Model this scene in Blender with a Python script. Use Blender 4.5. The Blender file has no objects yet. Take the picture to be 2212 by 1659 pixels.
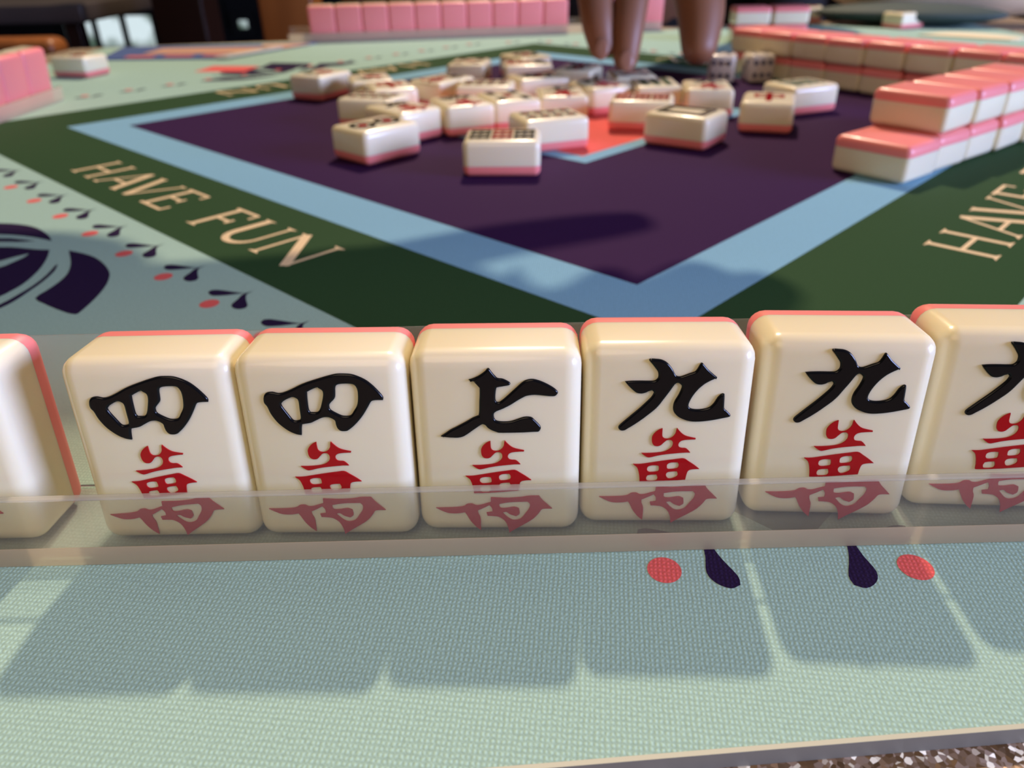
import bpy, bmesh, math, random
import numpy as np
from mathutils import Matrix, Vector

# ------------------------------------------------------------------ units
# every length below is written in camera heights (1 = 77 mm); S turns it into metres
S = 0.077
PI = math.pi
C = bpy.context.scene.collection
scene = bpy.context.scene

# ------------------------------------------------------------------ camera
PITCH, ROLL, FPX = 0.5283, -0.0209, 1646.7
fwd = Vector((0, math.cos(PITCH), -math.sin(PITCH)))
rgt0 = Vector((1, 0, 0))
up0 = rgt0.cross(fwd)
rgt = math.cos(ROLL) * rgt0 + math.sin(ROLL) * up0
up = -math.sin(ROLL) * rgt0 + math.cos(ROLL) * up0
cam_data = bpy.data.cameras.new('camera')
cam = bpy.data.objects.new('camera', cam_data)
C.objects.link(cam)
M = Matrix((rgt, up, -fwd)).transposed().to_4x4()
M.translation = Vector((0, 0, 1)) * S
cam.matrix_world = M
cam_data.sensor_fit = 'HORIZONTAL'
cam_data.sensor_width = 36.0
cam_data.lens = 36.0 * FPX / 2212.0
cam_data.clip_start = 0.004
cam_data.clip_end = 60
cam_data.dof.use_dof = True
cam_data.dof.focus_distance = 1.33 * S
cam_data.dof.aperture_fstop = 27.0
scene.camera = cam

# ------------------------------------------------------------------ view, world and lights
scene.view_settings.view_transform = 'Standard'
scene.view_settings.look = 'None'
scene.view_settings.exposure = 0.0
scene.view_settings.gamma = 1.0
scene.view_settings.use_curve_mapping = False

world = bpy.data.worlds.new('room_light')
scene.world = world
world.use_nodes = True
bg = world.node_tree.nodes['Background']
bg.inputs[0].default_value = (0.92, 0.95, 1.0, 1)
bg.inputs[1].default_value = 0.06


def lamp(name, kind, loc, target, energy, color, **kw):
    d = bpy.data.lights.new(name, kind)
    d.energy = energy
    d.color = color
    for k, v in kw.items():
        setattr(d, k, v)
    o = bpy.data.objects.new(name, d)
    C.objects.link(o)
    o.location = Vector(loc)
    o.rotation_euler = (Vector(target) - Vector(loc)).to_track_quat('-Z', 'Y').to_euler()
    return o


# warm pendant lamp high beyond the table: gives the shadows that fall towards the viewer
lamp('pendant_lamp_light', 'AREA', (0.12, 1.55, 1.53), (0.02, 0.2, 0.0), 38.0, (1.0, 0.77, 0.55), shape='DISK', size=0.08)
# wide warm glow of the ceiling lamps
lamp('ceiling_lamp_light', 'AREA', (-0.2, 0.9, 1.7), (0.0, 0.35, 0.0), 3.0, (1.0, 0.84, 0.70), shape='DISK', size=0.9)
# added warm fill close behind the viewer, no lamp stands there
lamp('viewer_fill_light', 'AREA', (-0.09, -0.14, 0.36), (0.0, 0.09, 0.0), 0.78, (1.0, 0.74, 0.48), shape='DISK', size=0.30)
# daylight of the windows to the right of the viewer
lamp('daylight_window_light', 'AREA', (1.70, -0.42, 0.40), (0.05, 0.36, 0.02), 60.0, (0.46, 0.55, 1.0), shape='RECTANGLE', size=0.8, size_y=0.6)

# ------------------------------------------------------------------ materials
def new_mat(name):
    m = bpy.data.materials.new(name)
    m.use_nodes = True
    nt = m.node_tree
    return m, nt, nt.nodes['Principled BSDF']


def mat(name, color, rough=0.5, metal=0.0, coat=0.0, sss=0.0, sss_r=(1, .7, .5), sss_s=0.002, spec=0.5):
    m, nt, b = new_mat(name)
    b.inputs['Base Color'].default_value = (*color, 1)
    b.inputs['Roughness'].default_value = rough
    b.inputs['Metallic'].default_value = metal
    b.inputs['Coat Weight'].default_value = coat
    b.inputs['Coat Roughness'].default_value = 0.06
    b.inputs['Specular IOR Level'].default_value = spec
    if sss:
        b.inputs['Subsurface Weight'].default_value = sss
        b.inputs['Subsurface Radius'].default_value = sss_r
        b.inputs['Subsurface Scale'].default_value = sss_s
    return m


def N(nt, kind, **inp):
    n = nt.nodes.new(kind)
    for k, v in inp.items():
        n.inputs[k.replace('_', ' ')].default_value = v
    return n


def weave_mat(name, color, amount=0.17):
    """printed polyester weave: fine crossed threads with a little sparkle"""
    m, nt, b = new_mat(name)
    L = nt.links
    tc = nt.nodes.new('ShaderNodeTexCoord')
    mp = nt.nodes.new('ShaderNodeMapping')
    mp.inputs['Rotation'].default_value = (0, 0, 0.12)
    L.new(tc.outputs['Object'], mp.inputs['Vector'])
    waves = []
    for d, sc in (('X', 520.0), ('Y', 440.0)):
        w = nt.nodes.new('ShaderNodeTexWave')
        w.bands_direction = d
        w.inputs['Scale'].default_value = sc
        w.inputs['Distortion'].default_value = 1.6
        w.inputs['Detail'].default_value = 1.0
        w.inputs['Detail Scale'].default_value = 1.2
        L.new(mp.outputs['Vector'], w.inputs['Vector'])
        waves.append(w)
    mul = nt.nodes.new('ShaderNodeMath')
    mul.operation = 'MULTIPLY'
    L.new(waves[0].outputs['Fac'], mul.inputs[0])
    L.new(waves[1].outputs['Fac'], mul.inputs[1])
    no = nt.nodes.new('ShaderNodeTexNoise')
    no.inputs['Scale'].default_value = 1900.0
    no.inputs['Detail'].default_value = 2.0
    L.new(tc.outputs['Object'], no.inputs['Vector'])
    add = nt.nodes.new('ShaderNodeMath')
    add.operation = 'MULTIPLY_ADD'
    L.new(no.outputs['Fac'], add.inputs[0])
    add.inputs[1].default_value = 1.3
    L.new(mul.outputs[0], add.inputs[2])
    mr = nt.nodes.new('ShaderNodeMapRange')
    mr.inputs['From Min'].default_value = 0.45
    mr.inputs['From Max'].default_value = 1.45
    mr.inputs['To Min'].default_value = 1.0 - amount
    mr.inputs['To Max'].default_value = 1.0 + amount
    L.new(add.outputs[0], mr.inputs['Value'])
    mix = nt.nodes.new('ShaderNodeMix')
    mix.data_type = 'RGBA'
    mix.blend_type = 'MULTIPLY'
    mix.inputs[0].default_value = 1.0
    mix.inputs[6].default_value = (*color, 1)
    L.new(mr.outputs['Result'], mix.inputs[7])
    L.new(mix.outputs[2], b.inputs['Base Color'])
    bu = nt.nodes.new('ShaderNodeBump')
    bu.inputs['Strength'].default_value = 0.22
    bu.inputs['Distance'].default_value = 0.0002
    L.new(add.outputs[0], bu.inputs['Height'])
    L.new(bu.outputs['Normal'], b.inputs['Normal'])
    b.inputs['Roughness'].default_value = 0.75
    b.inputs['Specular IOR Level'].default_value = 0.06
    return m


def acrylic_mat(name, haze=0.085, tint=(0.992, 0.994, 0.992), body=(0.92, 0.91, 0.89)):
    """clear acrylic sheet, with diffuse haze for its whitish reflection"""
    m = bpy.data.materials.new(name)
    m.use_nodes = True
    nt = m.node_tree
    nt.nodes.remove(nt.nodes['Principled BSDF'])
    L = nt.links
    out = nt.nodes['Material Output']
    tr = nt.nodes.new('ShaderNodeBsdfTransparent')
    tr.inputs[0].default_value = (*tint, 1)
    gl = nt.nodes.new('ShaderNodeBsdfGlossy')
    gl.inputs['Roughness'].default_value = 0.08
    di = nt.nodes.new('ShaderNodeBsdfDiffuse')
    di.inputs[0].default_value = (*body, 1)
    tl = nt.nodes.new('ShaderNodeBsdfTranslucent')
    tl.inputs[0].default_value = (*body, 1)
    mh = nt.nodes.new('ShaderNodeMixShader')
    mh.inputs[0].default_value = 0.4
    L.new(di.outputs[0], mh.inputs[1])
    L.new(tl.outputs[0], mh.inputs[2])
    m1 = nt.nodes.new('ShaderNodeMixShader')
    m1.inputs[0].default_value = haze  # whitish room reflection put into the colour as haze
    L.new(tr.outputs[0], m1.inputs[1])
    L.new(mh.outputs[0], m1.inputs[2])
    fr = nt.nodes.new('ShaderNodeFresnel')
    fr.inputs['IOR'].default_value = 1.12
    m2 = nt.nodes.new('ShaderNodeMixShader')
    L.new(fr.outputs[0], m2.inputs[0])
    L.new(m1.outputs[0], m2.inputs[1])
    L.new(gl.outputs[0], m2.inputs[2])
    L.new(m2.outputs[0], out.inputs['Surface'])
    return m


def glitter_mat(name):
    m, nt, b = new_mat(name)
    L = nt.links
    tc = nt.nodes.new('ShaderNodeTexCoord')
    vo = nt.nodes.new('ShaderNodeTexVoronoi')
    vo.inputs['Scale'].default_value = 1500.0
    L.new(tc.outputs['Object'], vo.inputs['Vector'])
    ramp = nt.nodes.new('ShaderNodeValToRGB')
    e = ramp.color_ramp.elements
    e[0].position, e[0].color = 0.0, (0.20, 0.13, 0.085, 1)
    e[1].position, e[1].color = 0.80, (0.42, 0.30, 0.21, 1)
    x = e.new(0.90)
    x.color = (1.0, 0.86, 0.58, 1)
    sep = nt.nodes.new('ShaderNodeSeparateColor')
    L.new(vo.outputs['Color'], sep.inputs[0])
    L.new(sep.outputs[0], ramp.inputs[0])
    L.new(ramp.outputs[0], b.inputs['Base Color'])
    vs = nt.nodes.new('ShaderNodeVectorMath')
    vs.operation = 'MULTIPLY_ADD'
    L.new(vo.outputs['Color'], vs.inputs[0])
    vs.inputs[1].default_value = (0.8, 0.8, 0.0)
    vs.inputs[2].default_value = (-0.4, -0.4, 1.0)
    nn = nt.nodes.new('ShaderNodeVectorMath')
    nn.operation = 'NORMALIZE'
    L.new(vs.outputs[0], nn.inputs[0])
    L.new(nn.outputs[0], b.inputs['Normal'])
    b.inputs['Metallic'].default_value = 0.35
    b.inputs['Roughness'].default_value = 0.40
    return m


def wood_mat(name, c1, c2, scale=30.0, rough=0.4):
    m, nt, b = new_mat(name)
    L = nt.links
    tc = nt.nodes.new('ShaderNodeTexCoord')
    mp = nt.nodes.new('ShaderNodeMapping')
    mp.inputs['Scale'].default_value = (1, 1, 0.15)
    no = nt.nodes.new('ShaderNodeTexNoise')
    no.inputs['Scale'].default_value = scale
    no.inputs['Detail'].default_value = 6
    ra = nt.nodes.new('ShaderNodeValToRGB')
    ra.color_ramp.elements[0].position = 0.3
    ra.color_ramp.elements[1].position = 0.75
    ra.color_ramp.elements[0].color = (*c1, 1)
    ra.color_ramp.elements[1].color = (*c2, 1)
    L.new(tc.outputs['Object'], mp.inputs['Vector'])
    L.new(mp.outputs['Vector'], no.inputs['Vector'])
    L.new(no.outputs['Fac'], ra.inputs[0])
    L.new(ra.outputs[0], b.inputs['Base Color'])
    b.inputs['Roughness'].default_value = rough
    return m


def window_mat(name):
    """daylit garden seen through a far glass door: it gives off light"""
    m = bpy.data.materials.new(name)
    m.use_nodes = True
    nt = m.node_tree
    nt.nodes.remove(nt.nodes['Principled BSDF'])
    L = nt.links
    tc = nt.nodes.new('ShaderNodeTexCoord')
    no = nt.nodes.new('ShaderNodeTexNoise')
    no.inputs['Scale'].default_value = 2.6
    no.inputs['Detail'].default_value = 3
    ra = nt.nodes.new('ShaderNodeValToRGB')
    e = ra.color_ramp.elements
    e[0].position, e[0].color = 0.42, (0.10, 0.16, 0.12, 1)
    e[1].position, e[1].color = 0.56, (0.80, 0.95, 1.0, 1)
    em = nt.nodes.new('ShaderNodeEmission')
    em.inputs[1].default_value = 0.85
    L.new(tc.outputs['Object'], no.inputs['Vector'])
    L.new(no.outputs['Fac'], ra.inputs[0])
    L.new(ra.outputs[0], em.inputs[0])
    L.new(em.outputs[0], nt.nodes['Material Output'].inputs['Surface'])
    return m


IVORY = mat('ivory_melamine', (0.86, 0.775, 0.54), 0.26, coat=0.2, sss=0.35, sss_r=(1.0, .75, .45), sss_s=0.0025)
CORAL = mat('coral_melamine', (0.92, 0.26, 0.24), 0.38, coat=0.08, sss=0.15, sss_s=0.0015)
INK = mat('black_enamel', (0.005, 0.005, 0.006), 0.16, coat=0.05, spec=.2)
RED = mat('red_enamel', (0.42, 0.002, 0.007), 0.2, coat=0.08, spec=.2)
GREENINK = mat('green_enamel', (0.03, 0.09, 0.035), 0.3)
AQUA = weave_mat('aqua_print', (0.345, 0.52, 0.45))
GREEN = weave_mat('forest_green_print', (0.027, 0.068, 0.026))
SKY = weave_mat('light_blue_print', (0.21, 0.42, 0.57))
PURPLE = weave_mat('deep_purple_print', (0.034, 0.009, 0.055))
NIGHT = weave_mat('dark_violet_print', (0.022, 0.011, 0.045))
CORALP = weave_mat('coral_print', (0.75, 0.13, 0.12))
CREAMP = weave_mat('cream_print', (0.78, 0.60, 0.36))
EDGE = mat('mat_rubber_edge', (0.21, 0.205, 0.17), 0.6)
HEM = mat('mat_hem_thread', (0.52, 0.52, 0.40), 0.6)
ACRYL = acrylic_mat('clear_acrylic')
ACRYL0 = acrylic_mat('clear_acrylic_floor', 0.20)
ACRYL2 = acrylic_mat('thick_acrylic_edge', 0.45, (0.95, 0.94, 0.90), (0.90, 0.77, 0.56))
ACRYL3 = acrylic_mat('lip_highlight_acrylic', 0.30, (0.97, 0.97, 0.95), (0.92, 0.90, 0.86))  # whiter acrylic for the painted highlight on the lip
GLITTER = glitter_mat('gold_glitter_cloth')
ORANGEWOOD = wood_mat('orange_brown_wood', (0.24, 0.075, 0.015), (0.36, 0.12, 0.025))
DARKWOOD = wood_mat('dark_maroon_wood', (0.012, 0.004, 0.004), (0.022, 0.008, 0.007))
GREYTOP = wood_mat('grey_brown_tabletop', (0.055, 0.045, 0.040), (0.08, 0.065, 0.058), 12)
SKIN = mat('brown_skin', (0.25, 0.105, 0.05), 0.5, sss=0.2, sss_r=(1, .4, .25), sss_s=0.004)
NAIL = mat('finger_nail', (0.30, 0.14, 0.085), 0.35)
BLACKCLOTH = mat('black_cloth', (0.012, 0.011, 0.012), 0.9)
HAIR = mat('dark_hair', (0.015, 0.010, 0.008), 0.5)
EYE = mat('eye_white', (0.75, 0.73, 0.70), 0.2)
SHADEDCLOTH = mat('shaded_cream_cloth', (0.035, 0.06, 0.055), 0.7)  # shaded front of the cream pouch, shade put into the colour
CREAMCLOTH = mat('cream_cloth', (0.88, 0.72, 0.52), 0.8)
PALECREAM = mat('pale_cream', (0.85, 0.74, 0.50), 0.7)
CARDBLUE = mat('card_blue', (0.10, 0.16, 0.38), 0.35)
CARDPEACH = mat('card_peach', (0.75, 0.42, 0.27), 0.35)
CARDRED = mat('card_red', (0.72, 0.20, 0.16), 0.35)
CARDWHITE = mat('card_white', (0.80, 0.72, 0.60), 0.35)
DICEM = mat('dice_ivory', (0.80, 0.72, 0.58), 0.25, coat=0.3)
PIP = mat('dark_blue_pip', (0.015, 0.014, 0.06), 0.3)
FLOORM = mat('dark_slate_floor', (0.035, 0.042, 0.045), 0.25)
WALLM = mat('dark_wall_paint', (0.018, 0.018, 0.020), 0.8)
FRAMEM = mat('dark_window_frame', (0.015, 0.015, 0.016), 0.5)
DAYPANE = window_mat('daylit_glass')
WHITEDISH = mat('pale_grey_cloth', (0.30, 0.30, 0.28), 0.8)


# ------------------------------------------------------------------ mesh helpers
def link(name, me, parent=None, loc=None, kind=None):
    o = bpy.data.objects.new(name, me)
    C.objects.link(o)
    if parent is not None:
        o.parent = parent
    if loc is not None:
        o.location = Vector(loc) * S
    if kind:
        o['kind'] = kind
    return o


def tag(o, label, cat, group=None):
    o['label'] = label
    o['category'] = cat
    if group:
        o['group'] = group
    return o


def thing(name, label, cat, loc=(0, 0, 0), rotz=0.0, group=None):
    o = bpy.data.objects.new(name, None)
    C.objects.link(o)
    o.empty_display_size = 0.01
    o.location = Vector(loc) * S
    o.rotation_euler = (0, 0, rotz)
    return tag(o, label, cat, group)


def bm_mesh(bm, name, mats, smooth=True):
    """scale to metres and store"""
    bmesh.ops.scale(bm, vec=(S, S, S), verts=bm.verts)
    me = bpy.data.meshes.new(name)
    bm.to_mesh(me)
    bm.free()
    for m in (mats if isinstance(mats, (list, tuple)) else [mats]):
        me.materials.append(m)
    if smooth:
        for p in me.polygons:
            p.use_smooth = True
    return me


def sharp(me, deg=40):
    try:
        me.set_sharp_from_angle(angle=math.radians(deg))
    except Exception:
        pass
    return me


def smooth_loop(pts, n=3, corner=55):
    """Catmull-Rom through the points, keeping sharp corners"""
    P = [Vector((p[0], p[1])) for p in pts]
    k = len(P)
    hard = []
    for i in range(k):
        a = P[i] - P[i - 1]
        b = P[(i + 1) % k] - P[i]
        hard.append(a.length > 0 and b.length > 0 and a.angle(b) > math.radians(corner))
    out = []
    for i in range(k):
        p1, p2 = P[i], P[(i + 1) % k]
        p0 = P[i - 1] if not hard[i] else p1 - (p2 - p1)
        p3 = P[(i + 2) % k] if not hard[(i + 1) % k] else p2 + (p2 - p1)
        for j in range(n):
            t = j / n
            out.append(0.5 * ((2 * p1) + (p2 - p0) * t + (2 * p0 - 5 * p1 + 4 * p2 - p3) * t * t
                              + (3 * p1 - p0 - 3 * p2 + p3) * t ** 3))
    return [(v.x, v.y) for v in out]


def fill(bm, loops, z, mi=0):
    """flat polygon with holes at height z; returns faces"""
    edges = []
    for lp in loops:
        vs = [bm.verts.new((x, y, z)) for x, y in lp]
        for i in range(len(vs)):
            edges.append(bm.edges.new((vs[i], vs[(i + 1) % len(vs)])))
    r = bmesh.ops.triangle_fill(bm, use_beauty=True, use_dissolve=False, edges=edges)
    fs = [g for g in r['geom'] if isinstance(g, bmesh.types.BMFace)]
    for f in fs:
        f.material_index = mi
        if f.normal.z < 0:
            f.normal_flip()
    return fs


def raised(bm, loops, t, mi=0):
    """filled polygon with a side wall going down by t"""
    fs = fill(bm, loops, t, mi)
    for lp in loops:
        a = [bm.verts.new((x, y, t)) for x, y in lp]
        b = [bm.verts.new((x, y, 0)) for x, y in lp]
        for i in range(len(lp)):
            j = (i + 1) % len(lp)
            f = bm.faces.new((a[i], a[j], b[j], b[i]))
            f.material_index = mi
    return fs


def enamel_mesh(name, shapes, m, thick=0.0045, rnd=0.0035):
    """rounded-edge enamel strokes: shapes = list of [outer, hole, hole...]; drawn in xy, thickness along +z"""
    K = 40.0
    cu = bpy.data.curves.new(name, 'CURVE')
    cu.dimensions = '2D'
    cu.fill_mode = 'BOTH'
    cu.extrude = max(0.0, (thick - rnd)) * K
    cu.bevel_depth = rnd * K
    cu.bevel_resolution = 2
    cu.offset = -rnd * K
    for sh in shapes:
        for lp in sh:
            sp = cu.splines.new('POLY')
            sp.points.add(len(lp) - 1)
            for i, (x, y) in enumerate(lp):
                sp.points[i].co = (x * K, y * K, 0, 1)
            sp.use_cyclic_u = True
    o = bpy.data.objects.new(name, cu)
    C.objects.link(o)
    dg = bpy.context.evaluated_depsgraph_get()
    me = bpy.data.meshes.new_from_object(o.evaluated_get(dg))
    bpy.data.objects.remove(o)
    bpy.data.curves.remove(cu)
    me.name = name
    me.transform(Matrix.Scale(S / K, 4))
    me.materials.clear()
    me.materials.append(m)
    for p in me.polygons:
        p.use_smooth = True
        p.material_index = 0
    sharp(me, 50)
    return me


def box_bm(bm, x0, x1, y0, y1, z0, z1, bev=0.0, seg=3, mi=0):
    vs = [bm.verts.new((x, y, z)) for x in (x0, x1) for y in (y0, y1) for z in (z0, z1)]
    fs = []
    for q in ((0, 1, 3, 2), (4, 6, 7, 5), (0, 4, 5, 1), (2, 3, 7, 6), (0, 2, 6, 4), (1, 5, 7, 3)):
        f = bm.faces.new([vs[i] for i in q])
        f.material_index = mi
        fs.append(f)
    bm.normal_update()
    if bev:
        es = list({e for f in fs for e in f.edges})
        bmesh.ops.bevel(bm, geom=es, offset=bev, segments=seg, profile=0.5, affect='EDGES')


def box_mesh(name, dims, m, bev=0.0, seg=3):
    bm = bmesh.new()
    box_bm(bm, *dims, bev, seg)
    return sharp(bm_mesh(bm, name, m))


def sweep_x(name, profile, x0, x1, m, bev=0.0):
    """profile in (y, z) extruded along x"""
    bm = bmesh.new()
    a = [bm.verts.new((x0, y, z)) for y, z in profile]
    b = [bm.verts.new((x1, y, z)) for y, z in profile]
    n = len(profile)
    for i in range(n):
        bm.faces.new((a[i], a[(i + 1) % n], b[(i + 1) % n], b[i]))
    bm.faces.new(a[::-1])
    bm.faces.new(b)
    bmesh.ops.recalc_face_normals(bm, faces=bm.faces)
    if bev:
        bmesh.ops.bevel(bm, geom=list(bm.edges), offset=bev, segments=3, profile=0.5, affect='EDGES')
    return sharp(bm_mesh(bm, name, m))


def ellipse(cx, cy, a, b, rot=0, n=28):
    c, s = math.cos(rot), math.sin(rot)
    return [(cx + a * math.cos(t) * c - b * math.sin(t) * s, cy + a * math.cos(t) * s + b * math.sin(t) * c)
            for t in (2 * PI * i / n for i in range(n))]


def rrect(cx, cy, w, h, r=0.01, n=4):
    out = []
    for sx, sy, a0 in ((1, 1, 0), (-1, 1, PI / 2), (-1, -1, PI), (1, -1, 1.5 * PI)):
        for i in range(n + 1):
            a = a0 + PI / 2 * i / n
            out.append((cx + sx * (w / 2 - r) + r * math.cos(a), cy + sy * (h / 2 - r) + r * math.sin(a)))
    return out


# ------------------------------------------------------------------ the room
fl = box_mesh('floor', (-70, 70, -40, 92, -9.95, -9.74), FLOORM)
link('floor', fl, kind='structure')
link('wall_back', box_mesh('wall_back', (-70, 70, 90, 91, -9.74, 26), WALLM), kind='structure')
link('wall_left', box_mesh('wall_left', (-71, -70, -40, 91, -9.74, 26), WALLM), kind='structure')
link('wall_right', box_mesh('wall_right', (70, 71, -40, 91, -9.74, 26), WALLM), kind='structure')


def window(n, x0, x1, z0, z1, panes=2):
    bm = bmesh.new()
    t = 0.8
    for a, b, c, d in ((x0 - t, x1 + t, z0 - t, z0), (x0 - t, x1 + t, z1, z1 + t), (x0 - t, x0, z0, z1), (x1, x1 + t, z0, z1)):
        box_bm(bm, a, b, 89.2, 90.0, c, d)
    for i in range(1, panes):
        xm = x0 + (x1 - x0) * i / panes
        box_bm(bm, xm - 0.3, xm + 0.3, 89.3, 89.9, z0, z1)
    w = link('window_%d' % n, bm_mesh(bm, 'window_frame', FRAMEM, False), kind='structure')
    link('window_pane', box_mesh('window_pane', (x0, x1, 89.6, 89.7, z0, z1), DAYPANE), w)


window(1, -46.6, -37.3, -8.25, -5.25, 3)
window(2, -28.2, -27.2, -6.7, -5.9, 1)
window(3, -31.0, -30.3, -5.9, -4.9, 1)

# ------------------------------------------------------------------ the card table, its cloth and the printed mat
def quad_slab(name, q, z0, z1, m, bev=0.0):
    bm = bmesh.new()
    lo = [bm.verts.new((x, y, z0)) for x, y in q]
    hi = [bm.verts.new((x, y, z1)) for x, y in q]
    bm.faces.new(lo[::-1])
    bm.faces.new(hi)
    for i in range(4):
        j = (i + 1) % 4
        bm.faces.new((lo[i], lo[j], hi[j], hi[i]))
    if bev:
        bmesh.ops.bevel(bm, geom=list(bm.edges), offset=bev, segments=3, profile=0.5, affect='EDGES')
    return sharp(bm_mesh(bm, name, m))


TQ = [(-5.3, -0.9), (7.0, -0.2), (6.8, 11.6), (-5.1, 9.85)]
ZT = -0.0335     # top of the cloth on the table, just under the mat
tab = thing('card_table', 'card table under the gold glitter cloth', 'table', (0.8, 5.2, -9.74))
def under(o):    # parts are written in scene coordinates
    o.parent = tab
    o.location = -tab.location
    return o
under(link('table_top', quad_slab('table_top', TQ, ZT - 0.36, ZT - 0.02, DARKWOOD, 0.05)))
for x, y in ((-4.6, 0.0), (6.2, 0.5), (6.0, 10.6), (-4.4, 9.1)):
    under(link('leg', box_mesh('leg', (x - .25, x + .25, y - .25, y + .25, -9.74, ZT - 0.36), DARKWOOD, 0.04)))

# cloth: a sheet over the top with a short hanging edge
def cloth_mesh():
    bm = bmesh.new()
    def ring(off, z):
        cx = sum(p[0] for p in TQ) / 4
        cy = sum(p[1] for p in TQ) / 4
        return [(x + (off if x > cx else -off), y + (off if y > cy else -off), z) for x, y in TQ]
    rings = [ring(0.02, ZT - 0.018), ring(0.03, ZT - 0.6), ring(0.06, ZT - 3.0), ring(0.09, ZT - 3.0), ring(0.05, ZT - 0.5), ring(0.04, ZT)]
    V = [[bm.verts.new(p) for p in r] for r in rings]
    for k in range(len(V) - 1):
        for i in range(4):
            j = (i + 1) % 4
            bm.faces.new((V[k][i], V[k][j], V[k + 1][j], V[k + 1][i]))
    bm.faces.new(V[-1])
    bm.faces.new(V[0][::-1])
    bmesh.ops.recalc_face_normals(bm, faces=bm.faces)
    return bm_mesh(bm, 'tablecloth', GLITTER, False)
tag(link('tablecloth', cloth_mesh()), 'gold glitter tablecloth in front of the printed mat', 'tablecloth')

# mat: slab + printed pattern in one mesh
MC = (0.383, 5.18)
MQ = [(-4.45, 0.352), (5.35, 0.998), (5.75, 10.7), (-4.62, 9.60)]
TH = 0.0139
A_PURPLE, A_BLUE, A_GREEN = 2.0023, 2.2857, 2.8222


def rot90(p, k):
    x, y = p[0] - MC[0], p[1] - MC[1]
    for _ in range(k % 4):
        x, y = -y, x
    return (MC[0] + x, MC[1] + y)


def diamond(a):
    r = a * math.sqrt(2)
    return [(MC[0] + r * math.cos(TH + PI / 2 * k), MC[1] + r * math.sin(TH + PI / 2 * k)) for k in range(4)]


def side(s, n):
    """near-left side frame of the diamond -> ground"""
    t = math.radians(-45 + 0.8)
    d = (math.cos(t), math.sin(t))
    return (MC[0] + s * d[0] - n * d[1], MC[1] + s * d[1] + n * d[0])


def letter(ch, x, w):
    """thin serif capitals, height 0..1; returns list of polygons"""
    T, t, sf = 0.16, 0.07, 0.06     # thick stem, hair line, serif
    def bar(xa, ya, xb, yb, wd):
        dx, dy = xb - xa, yb - ya
        l = math.hypot(dx, dy)
        ox, oy = -dy / l * wd / 2, dx / l * wd / 2
        return [(xa + ox, ya + oy), (xb + ox, yb + oy), (xb - ox, yb - oy), (xa - ox, ya - oy)]
    def serif(xc, y, half=0.15):
        s = 1 if y < 0.5 else -1
        return [(xc - half, y), (xc + half, y), (xc + 0.05, y + s * sf), (xc - 0.05, y + s * sf)]
    if ch == 'H':
        P = [bar(.15, 0, .15, 1, T * .7), bar(w - .15, 0, w - .15, 1, T * .7), bar(.15, .5, w - .15, .5, t)] + \
            [serif(a, b) for a in (.15, w - .15) for b in (0, 1)]
    elif ch == 'A':
        P = [bar(.12, 0, w / 2, 1, t), bar(w / 2, 1, w - .14, 0, T), bar(.27, .34, w - .30, .34, t), serif(.12, 0, .13), serif(w - .14, 0, .15)]
    elif ch == 'V':
        P = [bar(.12, 1, w / 2, 0, T), bar(w / 2, 0, w - .12, 1, t), serif(.12, 1, .15), serif(w - .12, 1, .13)]
    elif ch == 'E':
        P = [bar(.2, 0, .2, 1, T * .8), bar(.05, .02, w - .05, .02, t), bar(.05, .98, w - .08, .98, t), bar(.2, .52, w - .25, .52, t),
             bar(w - .06, 0, w - .06, .22, t), bar(w - .09, .8, w - .09, 1, t), bar(w - .25, .42, w - .25, .62, t)]
    elif ch == 'F':
        P = [bar(.2, 0, .2, 1, T * .8), serif(.2, 0, .17), bar(.05, .98, w - .05, .98, t), bar(.2, .5, w - .2, .5, t),
             bar(w - .06, .78, w - .06, 1, t), bar(w - .2, .4, w - .2, .6, t)]
    elif ch == 'U':
        P = [bar(.18, .3, .18, 1, T), bar(w - .15, .3, w - .15, 1, t), serif(.18, 1, .17), serif(w - .15, 1, .14)]
        n = 14
        xa, xb = .18, w - .15
        c, R = (xa + xb) / 2, (xb - xa) / 2
        for i in range(n):
            a0, a1 = PI + PI * i / n, PI + PI * (i + 1) / n
            wd = T + (t - T) * (i + .5) / n
            P.append(bar(c + R * math.cos(a0), .31 + .31 * math.sin(a0), c + R * math.cos(a1), .31 + .31 * math.sin(a1), wd))
    elif ch == 'N':
        P = [bar(.12, 0, .12, 1, t), bar(.12, 1, w - .12, 0, T), bar(w - .12, 0, w - .12, 1, t), serif(.12, 0, .14), serif(.12, 1, .14), serif(w - .12, 1, .14)]
    return [[(x + a, b) for a, b in p] for p in P]


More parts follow.
